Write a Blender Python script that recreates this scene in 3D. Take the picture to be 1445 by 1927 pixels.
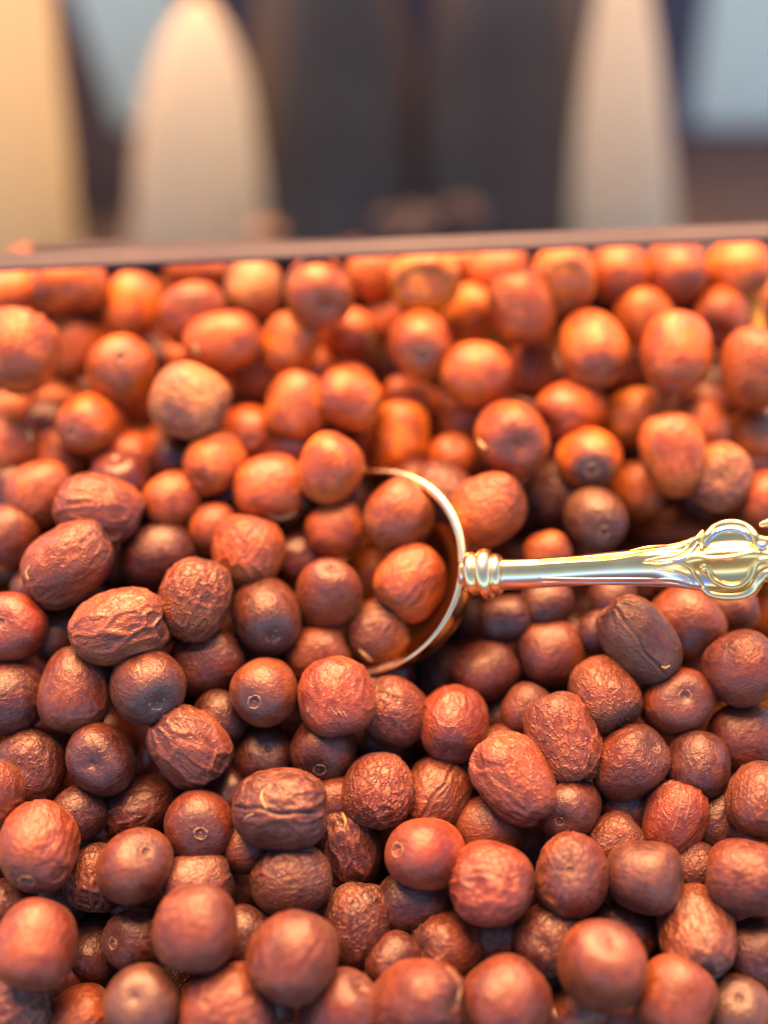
import bpy, math, random
import numpy as np
from mathutils import Vector, Matrix

for _o in list(bpy.data.objects):
    bpy.data.objects.remove(_o)
SC = bpy.context.scene
COL = SC.collection
R = math.radians

# ------------------------------------------------------------------ camera
W0, H0, FPX = 1445.0, 1927.0, 2800.0          # photograph size and focal length in its pixels
PITCH = R(48)
CAM = Vector((0.0, 0.0, 0.45))
FWD = Vector((0, math.cos(PITCH), -math.sin(PITCH)))
UP = Vector((0, math.sin(PITCH), math.cos(PITCH)))
RIGHT = Vector((1, 0, 0))
cam = bpy.data.cameras.new('camera')
cam.sensor_fit = 'VERTICAL'
cam.sensor_height = 36.0
cam.lens = 36.0 * FPX / H0
cam.clip_start = 0.02
cam.clip_end = 100
cam.dof.use_dof = True
cam.dof.focus_distance = 0.507
cam.dof.aperture_fstop = (cam.lens / 1000.0) / 0.031
cam_o = bpy.data.objects.new('camera', cam)
COL.objects.link(cam_o)
cam_o.location = CAM
cam_o.rotation_euler = (math.pi / 2 - PITCH, 0, 0)
SC.camera = cam_o

# ------------------------------------------------------------------ sky, sun, exposure
SUN_EL, SUN_AZ = R(60), R(-8)                # sun stands behind the heap, a little to the left
world = bpy.data.worlds.new('World')
SC.world = world
world.use_nodes = True
wn = world.node_tree
bg = wn.nodes['Background']
sky = wn.nodes.new('ShaderNodeTexSky')
sky.sky_type = 'NISHITA'
sky.sun_disc = False
sky.sun_elevation = SUN_EL
sky.sun_rotation = SUN_AZ
sky.air_density = 0.45
sky.dust_density = 1.0
sky.ozone_density = 0.0
wn.links.new(sky.outputs[0], bg.inputs[0])
bg.inputs[1].default_value = 0.11
sun = bpy.data.lights.new('sun', 'SUN')
sun.energy = 5.0
sun.angle = R(54)                             # sunlight softened by the market canopy
sun.color = (1.0, 0.385, 0.11)
sun_o = bpy.data.objects.new('sun', sun)
COL.objects.link(sun_o)
sd = Vector((math.cos(SUN_EL) * math.sin(SUN_AZ), math.cos(SUN_EL) * math.cos(SUN_AZ), math.sin(SUN_EL)))
sun_o.rotation_euler = sd.to_track_quat('Z', 'Y').to_euler()
sun_o.location = sd * 3
SC.view_settings.view_transform = 'Standard'
SC.view_settings.look = 'None'
SC.view_settings.exposure = 2.2
SC.view_settings.gamma = 1
SC.render.resolution_x, SC.render.resolution_y = 767, 1024


def at(x, y, d):
    """world point seen at photograph pixel (x, y), d metres in front of the camera"""
    d = float(d); x = float(x); y = float(y)
    return CAM + d * (FWD + (x - W0 / 2) / FPX * RIGHT + (H0 / 2 - y) / FPX * UP)


def tag(o, label=None, cat=None, group=None, kind=None):
    if label: o['label'] = label
    if cat: o['category'] = cat
    if group: o['group'] = group
    if kind: o['kind'] = kind
    return o


def link(name, me, parent=None):
    o = bpy.data.objects.new(name, me)
    COL.objects.link(o)
    if parent is not None:
        o.parent = parent
    return o


def mesh_np(name, verts, faces, mat=None, smooth=True):
    me = bpy.data.meshes.new(name)
    me.from_pydata([tuple(v) for v in verts], [], [tuple(f) for f in faces])
    if smooth:
        me.shade_smooth()
    if mat: me.materials.append(mat)
    return me


# ------------------------------------------------------------------ materials
class NT:
    def __init__(s, name):
        s.m = bpy.data.materials.new(name)
        s.m.use_nodes = True
        s.t = s.m.node_tree
        s.b = s.t.nodes['Principled BSDF']
    def n(s, typ, **kw):
        nd = s.t.nodes.new(typ)
        for k, v in kw.items():
            if hasattr(nd, k): setattr(nd, k, v)
        return nd
    def l(s, a, b): s.t.links.new(a, b)
    def mix(s, fac, a, b, mode='MIX'):
        nd = s.t.nodes.new('ShaderNodeMix'); nd.data_type = 'RGBA'; nd.blend_type = mode
        for sock, v in ((nd.inputs[0], fac), (nd.inputs[6], a), (nd.inputs[7], b)):
            if hasattr(v, 'links'): s.l(v, sock)
            else: sock.default_value = v
        return nd.outputs[2]
    def ramp(s, src, lo, hi, a=0.0, b=1.0):
        nd = s.t.nodes.new('ShaderNodeMapRange'); nd.interpolation_type = 'SMOOTHSTEP'
        s.l(src, nd.inputs[0])
        for i, v in zip((1, 2, 3, 4), (lo, hi, a, b)): nd.inputs[i].default_value = v
        return nd.outputs[0]
    def math(s, op, a, b=0.0):
        nd = s.t.nodes.new('ShaderNodeMath'); nd.operation = op
        for sock, v in ((nd.inputs[0], a), (nd.inputs[1], b)):
            if hasattr(v, 'links'): s.l(v, sock)
            else: sock.default_value = v
        return nd.outputs[0]
    def noise(s, vec, scale, detail=4, rough=.55, dist=0):
        nd = s.t.nodes.new('ShaderNodeTexNoise')
        nd.inputs['Scale'].default_value = scale; nd.inputs['Detail'].default_value = detail
        nd.inputs['Roughness'].default_value = rough; nd.inputs['Distortion'].default_value = dist
        if vec is not None: s.l(vec, nd.inputs['Vector'])
        return nd.outputs[0]


def date_skin():
    q = NT('date_skin')
    tc = q.n('ShaderNodeTexCoord'); oi = q.n('ShaderNodeObjectInfo')
    sc = q.n('ShaderNodeVectorMath'); sc.operation = 'MULTIPLY_ADD'
    q.l(oi.outputs['Random'], sc.inputs[0]); sc.inputs[1].default_value = (37, 61, 23)
    q.l(tc.outputs['Object'], sc.inputs[2])
    vec = sc.outputs[0]
    tint = oi.outputs['Color']
    n1 = q.noise(vec, 1.3, 5, .6, .4)
    n2 = q.noise(vec, 5.5, 5, .65, .3)
    n3 = q.noise(vec, 26, 3, .6)
    dark = q.mix(1.0, tint, (.52, .42, .52, 1), 'MULTIPLY')
    c = q.mix(q.ramp(n1, .40, .60), dark, tint)
    c = q.mix(q.ramp(n2, .5, .72, 0, .45), c, (.22, .05, .012, 1))
    # raised wrinkle crests are rubbed paler
    rid = q.n('ShaderNodeAttribute', attribute_name='ridge')
    net = q.n('ShaderNodeAttribute', attribute_name='net')
    c = q.mix(q.math('MULTIPLY', rid.outputs['Fac'], .5), c, (.27, .085, .04, 1))
    # grey cap round the stem end
    sep = q.n('ShaderNodeSeparateXYZ'); q.l(tc.outputs['Object'], sep.inputs[0])
    nl = q.n('ShaderNodeVectorMath'); nl.operation = 'LENGTH'; q.l(tc.outputs['Object'], nl.inputs[0])
    cz = q.math('DIVIDE', sep.outputs[2], nl.outputs['Value'])
    czn = q.math('ADD', cz, q.math('MULTIPLY', q.math('SUBTRACT', n2, .5), .35))
    cap = q.math('MULTIPLY', q.ramp(czn, .62, .93), oi.outputs['Alpha'])
    c = q.mix(cap, c, (.050, .036, .036, 1))
    # waxy bloom and dust
    blo = q.ramp(q.noise(vec, 2.2, 6, .7, .8), .46, .72, 0, .42)
    c = q.mix(blo, c, (.17, .085, .070, 1))
    vo = q.n('ShaderNodeTexVoronoi'); vo.inputs['Scale'].default_value = 9; q.l(vec, vo.inputs['Vector'])
    vo2 = q.n('ShaderNodeSeparateColor'); q.l(vo.outputs['Color'], vo2.inputs[0])
    spk = q.math('MULTIPLY', q.ramp(vo.outputs['Distance'], .10, .05), q.ramp(vo2.outputs[0], .80, .86))
    c = q.mix(q.math('MULTIPLY', spk, .7), c, (.5, .36, .26, 1))
    grit = q.ramp(q.noise(vec, 60, 2, .7), .68, .78, 0, .3)
    c = q.mix(grit, c, (.3, .17, .11, 1))
    q.l(c, q.b.inputs['Base Color'])
    q.l(q.ramp(n2, .3, .7, .31, .50), q.b.inputs['Roughness'])
    q.b.inputs['Specular IOR Level'].default_value = .62
    q.b.inputs['Sheen Weight'].default_value = .03
    q.b.inputs['Sheen Roughness'].default_value = .45
    q.b.inputs['Sheen Tint'].default_value = (1, .80, .68, 1)
    q.b.inputs['Subsurface Weight'].default_value = .0
    b1 = q.n('ShaderNodeBump'); b1.inputs['Strength'].default_value = .5; b1.inputs['Distance'].default_value = .0007
    q.l(q.noise(vec, 6, 4, .5, .6), b1.inputs['Height'])
    wv = q.n('ShaderNodeVectorMath'); wv.operation = 'MULTIPLY_ADD'
    nz = q.n('ShaderNodeTexNoise'); nz.inputs['Scale'].default_value = 3.5; nz.inputs['Detail'].default_value = 3; q.l(vec, nz.inputs['Vector'])
    q.l(nz.outputs['Color'], wv.inputs[0]); wv.inputs[1].default_value = (.35, .35, .35)
    st = q.n('ShaderNodeVectorMath'); st.operation = 'MULTIPLY'; st.inputs[1].default_value = (1, 1, .62); q.l(vec, st.inputs[0]); q.l(st.outputs[0], wv.inputs[2])
    ve = q.n('ShaderNodeTexVoronoi'); ve.feature = 'DISTANCE_TO_EDGE'; ve.inputs['Scale'].default_value = 4.8; q.l(wv.outputs[0], ve.inputs['Vector'])
    crk = q.math('MULTIPLY', q.math('MULTIPLY', q.ramp(ve.outputs['Distance'], .16, .0), net.outputs['Fac']), q.ramp(n1, .34, .56, .35, 1))
    b0 = q.n('ShaderNodeBump'); b0.inputs['Strength'].default_value = .8; b0.inputs['Distance'].default_value = .0007
    q.l(crk, b0.inputs['Height']); q.l(b1.outputs[0], b0.inputs['Normal'])
    b2 = q.n('ShaderNodeBump'); b2.inputs['Strength'].default_value = .35; b2.inputs['Distance'].default_value = .00012
    q.l(n3, b2.inputs['Height']); q.l(b0.outputs[0], b2.inputs['Normal'])
    b3 = q.n('ShaderNodeBump'); b3.inputs['Strength'].default_value = .3; b3.inputs['Distance'].default_value = .00012
    q.l(spk, b3.inputs['Height']); q.l(b2.outputs[0], b3.inputs['Normal'])
    q.l(b3.outputs[0], q.b.inputs['Normal'])
    return q.m


def simple(name, col, rough=.5, metal=0, nscale=8, namt=.25, bump=.0, spec=.5, thin=None):
    q = NT(name)
    tc = q.n('ShaderNodeTexCoord')
    n = q.noise(tc.outputs['Object'], nscale, 5, .6)
    d = tuple(c * (1 - namt) for c in col) + (1,)
    l = tuple(min(1, c * (1 + namt)) for c in col) + (1,)
    q.l(q.mix(q.ramp(n, .3, .7), d, l), q.b.inputs['Base Color'])
    q.l(q.ramp(n, .3, .7, rough * .85, min(1, rough * 1.15)), q.b.inputs['Roughness'])
    q.b.inputs['Metallic'].default_value = metal
    q.b.inputs['Specular IOR Level'].default_value = spec
    if bump:
        b = q.n('ShaderNodeBump'); b.inputs['Strength'].default_value = .4; b.inputs['Distance'].default_value = bump
        q.l(n, b.inputs['Height']); q.l(b.outputs[0], q.b.inputs['Normal'])
    if thin:                                   # cloth that lets some of the light behind it through
        tr = q.n('ShaderNodeBsdfTranslucent'); tr.inputs[0].default_value = thin + (1,)
        mx = q.n('ShaderNodeMixShader'); mx.inputs[0].default_value = .6
        q.l(q.b.outputs[0], mx.inputs[1]); q.l(tr.outputs[0], mx.inputs[2])
        q.l(mx.outputs[0], q.t.nodes['Material Output'].inputs[0])
    return q.m


M = dict(
    skin=date_skin(),
    scar=simple('dried_stem', (.26, .185, .115), .7, nscale=300, namt=.3, bump=.0004),
    straw=simple('pale_calyx', (.42, .32, .13), .6, nscale=200, namt=.2, bump=.0003),
    gold=simple('polished_gold', (.96, .66, .26), .18, 1, nscale=90, namt=.06),
    palegold=simple('worn_pale_gold', (.93, .74, .38), .22, 1, nscale=90, namt=.06),
    silver=simple('polished_silver', (.72, .68, .66), .16, 1, nscale=90, namt=.05),
    yellow=simple('yellow_plastic', (.85, .42, .04), .45, nscale=12, namt=.08),
    rim=simple('grey_mauve_plastic', (.060, .064, .074), .85, nscale=12, namt=.08),
    shelf=simple('slate_shelf', (.020, .024, .036), .7, nscale=9, namt=.2),
    tan=simple('tan_cloth', (.90, .78, .60), .8, nscale=14, namt=.06, thin=(.86, .93, .80)),
    tano=simple('orange_tan_cloth', (.94, .70, .42), .8, nscale=14, namt=.06, thin=(.92, .92, .66)),
    brown=simple('dark_brown_cloth', (.125, .108, .080), .8, nscale=9, namt=.22),
    slate=simple('slate_cloth', (.085, .088, .115), .8, nscale=9, namt=.15),
    blue=simple('pale_blue_panel', (.72, .86, .90), .7, nscale=6, namt=.05, thin=(.78, .96, .98)),
    grey=simple('grey_lump', (.035, .035, .04), .8, nscale=20, namt=.3),
)

# ------------------------------------------------------------------ shelf, backdrop and blurred things behind the tray
def box_mesh(name, cx, cy, cz, sx, sy, sz, mat, bev=.002):
    v = []; f = []
    x0, x1, y0, y1, z0, z1 = cx - sx / 2, cx + sx / 2, cy - sy / 2, cy + sy / 2, cz - sz / 2, cz + sz / 2
    for z in (z0, z1):
        v += [(x0, y0, z), (x1, y0, z), (x1, y1, z), (x0, y1, z)]
    f = [(3, 2, 1, 0), (4, 5, 6, 7), (0, 1, 5, 4), (1, 2, 6, 5), (2, 3, 7, 6), (3, 0, 4, 7)]
    return mesh_np(name, v, f, mat, smooth=False)


FLOOR_Z = at(722, 470, 1.0).z
wall_y = at(722, 300, (CAM.z - FLOOR_Z) / (math.sin(PITCH) - (H0 / 2 - 300) / FPX * math.cos(PITCH))).y
sh = link('shelf', box_mesh('shelf', 0, wall_y - .7, FLOOR_Z - .015, 2.4, 2.6, .03, M['shelf']))
tag(sh, kind='structure')
wl = link('back_wall', box_mesh('back_wall', 0, wall_y + .45, FLOOR_Z + .3, 2.4, .02, .9, M['blue']))
tag(wl, kind='structure')


def panel(name, xa, xb, dy, mat, label, h=.5):
    p0, p1 = at(xa, 200, 1.17), at(xb, 200, 1.17)
    o = link(name, box_mesh(name, 0, 0, h / 2, p1.x - p0.x, .012, h, mat))
    o.location = ((p0.x + p1.x) / 2, wall_y + dy, FLOOR_Z)
    o.rotation_euler = (R(-13), 0, 0)
    tag(o, label, 'board', 'boards behind the tray')
    return o


panel('slate_board', 385, 1255, .03, M['slate'], 'dark slate blurred board standing behind the two dark brown sacks')
panel('blue_board', -500, 384, .045, M['blue'], 'pale blue blurred board at the top left of the background')
panel('blue_board', 1256, 2100, .045, M['blue'], 'pale grey-blue blurred board at the top right of the background')


def sack(px, halfs, mat, label, depth, name='tapered_sack', flat=.8):
    """lathe from half-widths (pixels) at given photograph heights, standing on the shelf at depth y"""
    depth *= 1.25
    base = at(px, 470, depth)
    base.z = FLOOR_Z
    prof = []
    for (ypx, hw) in halfs:                     # height on the vertical above the foot that shows at this row
        m_ = (H0 / 2 - ypx) / FPX
        b0 = (base - CAM)
        z = (m_ * b0.dot(FWD) - b0.dot(UP)) / (UP.z - m_ * FWD.z)
        dz = b0.dot(FWD) + z * FWD.z
        prof.append((hw * dz / FPX, z, (px - W0 / 2) / FPX * dz - b0.x))
    prof.sort(key=lambda p: p[1])
    rng = random.Random(int(px) + 7)
    n = 40; v = []; f = []
    rings = []
    zs = [p[1] for p in prof]; rs = [p[0] for p in prof]
    zz = np.linspace(zs[0], zs[-1], 30)
    rr = np.interp(zz, zs, rs); xo = np.interp(zz, zs, [p[2] for p in prof])
    ph = [rng.uniform(0, 6.28) for _ in range(4)]
    for z, r, x_ in zip(zz, rr, xo):
        for i in range(n):
            a = 2 * math.pi * i / n
            w = 1 + .025 * math.sin(5 * a + ph[0] + 20 * z) + .02 * math.sin(9 * a + ph[1]) + .01 * math.sin(3 * a + 60 * z + ph[2])
            v.append((x_ + r * w * math.cos(a), r * w * flat * math.sin(a), z))
    for j in range(len(zz) - 1):
        for i in range(n):
            f.append((j * n + i, j * n + (i + 1) % n, (j + 1) * n + (i + 1) % n, (j + 1) * n + i))
    f.append(tuple(range(n))[::-1]); f.append(tuple((len(zz) - 1) * n + i for i in range(n)))
    o = link(name, mesh_np(name, v, f, mat))
    o.location = (base.x, base.y, FLOOR_Z)
    tag(o, label, 'sack', 'blurred tapered sacks behind the tray')
    return o


sack(-10, [(520, 160), (450, 156), (200, 134), (0, 105), (-300, 50), (-400, 8)], M['tano'], 'orange-tan blurred sack at the far left, cut by the left edge', .79)
sack(115, [(520, 155), (350, 138), (200, 92), (0, 26), (-60, 3)], M['slate'], 'dark slate narrow blurred sack between the two left tan ones', .87)
sack(372, [(520, 134), (450, 130), (300, 116), (200, 104), (120, 85), (60, 60), (20, 34), (0, 16), (-10, 3)], M['tan'], 'pale tan dome-shaped blurred sack with its rounded top in view', .79)
sack(616, [(520, 225), (450, 212), (300, 180), (150, 158), (0, 130), (-300, 60), (-360, 5)], M['brown'], 'dark brown blurred sack right beside the pale dome-shaped one', .84)
sack(958, [(520, 205), (450, 195), (300, 170), (150, 155), (0, 138), (-300, 70), (-360, 5)], M['brown'], 'dark brown blurred sack left of the right-hand tan one', .83)
sack(1172, [(520, 104), (450, 100), (300, 90), (150, 72), (0, 50), (-120, 28), (-200, 3)], M['tan'], 'slim tan blurred sack tapering upward at the right', .79)


def lump(px, py, d, r, mat, name, label, seed):
    rng = np.random.RandomState(seed)
    n, m = 24, 14; v = []; f = []
    ph = rng.uniform(0, 6.28, 6)
    for j in range(m + 1):
        t = math.pi * j / m
        for i in range(n):
            a = 2 * math.pi * i / n
            w = 1 + .15 * math.sin(3 * a + ph[0] + 2 * t) + .1 * math.sin(5 * a + ph[1]) * math.sin(4 * t + ph[2])
            v.append((1.6 * r * w * math.sin(t) * math.cos(a), r * w * math.sin(t) * math.sin(a), .9 * r * w * math.cos(t)))
    for j in range(m):
        for i in range(n):
            f.append((j * n + i, (j + 1) * n + i, (j + 1) * n + (i + 1) % n, j * n + (i + 1) % n))
    o = link(name, mesh_np(name, v, f, mat)); p = at(px, py, d)
    o.location = p
    return tag(o, label, 'bundle', 'small blurred bundles behind the rim')


lump(765, 428, .86, .012, M['grey'], 'cloth_bundle', 'small grey blurred bundle behind the rim at centre', 3)
lump(868, 405, .88, .010, M['grey'], 'cloth_bundle', 'smaller grey blurred bundle right of the central one', 5)
lump(500, 436, .86, .006, M['scar'], 'cloth_bundle', 'tiny pale straw-coloured blurred bundle at the foot of the dome-shaped sack', 6)

# ------------------------------------------------------------------ the tray: floor, walls and inward rim (slanted towards the camera)
SL = R(18)
surf = at(722, 963, .56)                       # a point on the mean surface of the heap
TV = Vector((0, math.cos(SL), math.sin(SL))); TN = Vector((0, -math.sin(SL), math.cos(SL)))
lipA, lipB = at(-260, 515, .566), at(1705, 435, .566)
tray = link('tray', None)
tray.location = surf - TN * .075
tag(tray, 'yellow display tray with grey rim that holds the heap of dates', 'tray')


def hexa(name, pts, mat, parent):
    """box from 8 world points: bottom ring of 4, top ring of 4"""
    o0 = parent.location
    me = mesh_np(name, [Vector(p) - o0 for p in pts], [(3, 2, 1, 0), (4, 5, 6, 7), (0, 1, 5, 4), (1, 2, 6, 5), (2, 3, 7, 6), (3, 0, 4, 7)], mat, smooth=False)
    return link(name, me, parent)


def tp(x, s, n): return surf + RIGHT * x + TV * s + TN * n


back_s = (lipA - surf).dot(TV) + .040
XW = .1480
tl = Vector((0, 0, 0))
hexa('floor', [tp(-XW, -.26, -.08), tp(XW, -.26, -.08), tp(XW, back_s, -.08), tp(-XW, back_s, -.08),
               tp(-XW, -.26, -.075), tp(XW, -.26, -.075), tp(XW, back_s, -.075), tp(-XW, back_s, -.075)], M['yellow'], tray)
for sgn in (-1, 1):
    a, b = (XW, XW + .004) if sgn > 0 else (-XW - .004, -XW)
    hexa('side_wall', [tp(a, -.26, -.08), tp(b, -.26, -.08), tp(b, back_s, -.08), tp(a, back_s, -.08),
                       tp(a, -.26, -.004), tp(b, -.26, -.004), tp(b, back_s, -.010 + .008 * sgn), tp(a, back_s, -.010 + .008 * sgn)], M['yellow'], tray)
hexa('end_wall', [tp(-XW, back_s, -.08), tp(XW, back_s, -.08), tp(XW, back_s + .004, -.08), tp(-XW, back_s + .004, -.08),
                  tp(-XW, back_s, -.012), tp(XW, back_s, -.012), tp(XW, back_s + .004, -.012), tp(-XW, back_s + .004, -.012)], M['rim'], tray)
hexa('end_wall', [tp(-XW, -.264, -.08), tp(XW, -.264, -.08), tp(XW, -.26, -.08), tp(-XW, -.26, -.08),
                  tp(-XW, -.264, -.02), tp(XW, -.264, -.02), tp(XW, -.26, -.02), tp(-XW, -.26, -.02)], M['yellow'], tray)
bk = Vector((0, .0075, .001)); th = Vector((0, 0, -.002))
hexa('rim', [lipA + th, lipB + th, lipB + th + bk, lipA + th + bk, lipA, lipB, lipB + bk, lipA + bk], M['rim'], tray)

# ------------------------------------------------------------------ date meshes (unit size, long axis Z, stem scar at +Z, +X faces the viewer)
def sphere_grid(nu, nv):
    th = np.linspace(0, np.pi, nv + 1)
    ph = np.linspace(0, 2 * np.pi, nu, endpoint=False)
    T, P = np.meshgrid(th, ph, indexing='ij')
    V = np.stack([np.sin(T) * np.cos(P), np.sin(T) * np.sin(P), np.cos(T)], -1)[1:-1].reshape(-1, 3)
    V = np.vstack([V, [[0, 0, 1.0]], [[0, 0, -1.0]]])
    top, bot = len(V) - 2, len(V) - 1
    F = []
    for j in range(nv - 2):
        a = j * nu
        for i in range(nu):
            i2 = (i + 1) % nu
            F.append((a + i, a + nu + i, a + nu + i2, a + i2))
    for i in range(nu):
        F.append((top, i, (i + 1) % nu)); F.append((bot, (nv - 2) * nu + (i + 1) % nu, (nv - 2) * nu + i))
    return V, F


GRIDS = {}


def waves(V, rs, freq, n=7):
    out = np.zeros(len(V))
    for _ in range(n):
        k = rs.normal(size=3); k /= np.linalg.norm(k)
        out += np.sin(V @ (k * freq * rs.uniform(.6, 1.5)) + rs.uniform(0, 6.28))
    return out / n ** .5


def date_mesh(kind, seed, hi=True, dent=False):
    key = hi
    if key not in GRIDS:
        GRIDS[key] = sphere_grid(128, 84) if hi else sphere_grid(56, 36)
    S, F = GRIDS[key]
    rs = np.random.RandomState(seed)
    n = rs.uniform(2.15, 2.6)
    rho = np.hypot(S[:, 0], S[:, 1]); z = S[:, 2]
    d = (np.abs(rho) ** n + np.abs(z) ** n) ** (1 / n)
    B = S / d[:, None]
    # uneven barrel: taper, bulge, slight bend
    tap = rs.uniform(-.09, .09); q = 1 + tap * B[:, 2]
    el = rs.uniform(-.07, .07)
    P = np.stack([B[:, 0] * q * (1 + el), B[:, 1] * q * (1 - el), B[:, 2]], -1)
    lo = waves(S, rs, 2.2) * (.048 if kind == 's' else .062)
    H = lo.copy(); ridge = np.zeros(len(S))
    az = np.arctan2(S[:, 1], S[:, 0])

    def cells(K, aniso, width, warp):
        pts = rs.normal(size=(K, 3)); pts /= np.linalg.norm(pts, axis=1)[:, None]
        Q = S + warp * np.stack([waves(S, rs, 7), waves(S, rs, 7), waves(S, rs, 7)], -1)
        A = np.array([1, 1, aniso])
        D = ((Q[:, None, :] - pts[None]) * A)
        D = np.sqrt((D ** 2).sum(-1))
        D.partition(1, axis=1)
        e = D[:, 1] - D[:, 0]
        return np.exp(-(e / width) ** 2), D[:, 0]
    if kind == 'c':
        r1, f1 = cells(95, .72, .060, .05)
        msk = np.clip(.55 + .6 * waves(S, rs, 2.0), .12, 1)
        H += (r1 * .045 - .012) * msk + waves(S, rs, 9) * .006; ridge = r1 * msk
        r2, f2 = cells(40, .6, .08, .06); H += r2 * .018 * msk
    elif kind == 'w':
        r1, f1 = cells(60, .42, .075, .085)
        r2, f2 = cells(150, .5, .055, .06)
        msk = np.clip(.7 + .5 * waves(S, rs, 1.8), .25, 1)
        H += (r1 * .070 - .02) * msk + r2 * .022 * msk + waves(S, rs, 6) * .020; ridge = np.clip(r1 * .7 + r2 * .35, 0, 1) * msk
    elif kind in 'mg':
        r1, f1 = cells(46, .5, .07, .09)
        msk = np.clip(.15 + .9 * waves(S, rs, 2.2), 0, 1)
        r2, f2 = cells(130, .55, .055, .06)
        msk = np.clip(msk + .25, 0, 1)
        H += r1 * .040 * msk + r2 * .016 * msk + waves(S, rs, 5) * .012; ridge = np.clip(r1 * .6 + r2 * .4, 0, 1) * msk * .7
    else:
        r1, f1 = cells(50, .6, .05, .09)
        msk = np.clip(-.25 + .8 * waves(S, rs, 2.2), 0, 1)
        H += waves(S, rs, 5) * .008 + r1 * .026 * msk; ridge = r1 * msk * .4
    if kind == 'g':                                   # one long crease on the +X side
        off = az - .10 * np.sin(2.2 * z + .4) - .03 * np.sin(9 * z)
        w = np.exp(-(off * rho / .035) ** 2) * np.clip((.86 - np.abs(z)) * 6, 0, 1)
        side = np.exp(-(off * rho / .14) ** 2) * np.clip((.95 - np.abs(z)) * 4, 0, 1)
        H += -.115 * w + .045 * side
        ridge = ridge * (1 - w)
    if dent:
        c = np.array([.94, .1, rs.uniform(-.25, -.1)]); c /= np.linalg.norm(c)
        dd = np.linalg.norm((S - c) * [1, .8, 1.3], axis=1)
        H -= .11 * np.exp(-(dd / .26) ** 2)
    # dimpled ends; the stem end has a ringed pit
    at_top = np.arccos(np.clip(z, -1, 1)); at_bot = np.pi - at_top
    calm = 1 - .85 * np.exp(-(at_top / .3) ** 2)
    H *= calm; ridge *= calm
    H -= .07 * np.exp(-(at_top / .34) ** 2) + .05 * np.exp(-(at_bot / .25) ** 2)
    H -= .035 * np.exp(-(at_top / .11) ** 4)
    P = P * (1 + H)[:, None]
    me = bpy.data.meshes.new('date')
    me.from_pydata(P.tolist(), [], F)
    me.shade_smooth()
    me.materials.append(M['skin'])
    a = me.attributes.new('net', 'FLOAT', 'POINT')
    a.data.foreach_set('value', np.full(len(P), dict(s=.14, m=.30, w=.36, c=.78, g=.25)[kind] * rs.uniform(.7, 1.3), np.float32))
    a = me.attributes.new('ridge', 'FLOAT', 'POINT')
    a.data.foreach_set('value', ridge.astype(np.float32))
    return me, float(P[-2, 2])


def ring_mesh(seed):
    """pale stem scar: irregular ring with a small nub in its middle, in unit date space round the origin"""
    rs = np.random.RandomState(seed); v = []; f = []
    N, K = 40, 8
    ph = rs.uniform(0, 6.28, 4)
    R0 = rs.uniform(.17, .215)
    for i in range(N):
        a = 2 * math.pi * i / N
        r = R0 * (1 + .05 * math.sin(2 * a + ph[0]) + .04 * math.sin(5 * a + ph[1]))
        t = .016 * (1 + .4 * math.sin(3 * a + ph[2]) + .3 * math.sin(7 * a + ph[3]))
        for k in range(K):
            b = 2 * math.pi * k / K
            v.append(((r + t * math.cos(b) * 1.3) * math.cos(a), (r + t * math.cos(b) * 1.3) * math.sin(a), .042 + t * math.sin(b)))
    for i in range(N):
        for k in range(K):
            f.append((i * K + k, ((i + 1) % N) * K + k, ((i + 1) % N) * K + (k + 1) % K, i * K + (k + 1) % K))
    n0 = len(v)
    r = rs.uniform(.03, .05)
    v.append((.01, 0, .045))
    for i in range(10):
        a = 2 * math.pi * i / 10
        v.append((r * math.cos(a) * rs.uniform(.7, 1.2), r * math.sin(a) * rs.uniform(.7, 1.2), -.005))
    for i in range(10):
        f.append((n0, n0 + 1 + i, n0 + 1 + (i + 1) % 10))
    return mesh_np('stem_scar', v, f, M['scar'])


RINGS = [ring_mesh(s) for s in range(6)]

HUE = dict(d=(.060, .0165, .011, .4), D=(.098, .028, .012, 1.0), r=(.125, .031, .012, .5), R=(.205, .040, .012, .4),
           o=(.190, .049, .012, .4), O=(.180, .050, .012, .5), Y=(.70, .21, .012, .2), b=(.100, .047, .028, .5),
           B=(.11, .056, .028, .6), T=(.42, .20, .06, .5), x=(.50, .130, .012, .35))

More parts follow.
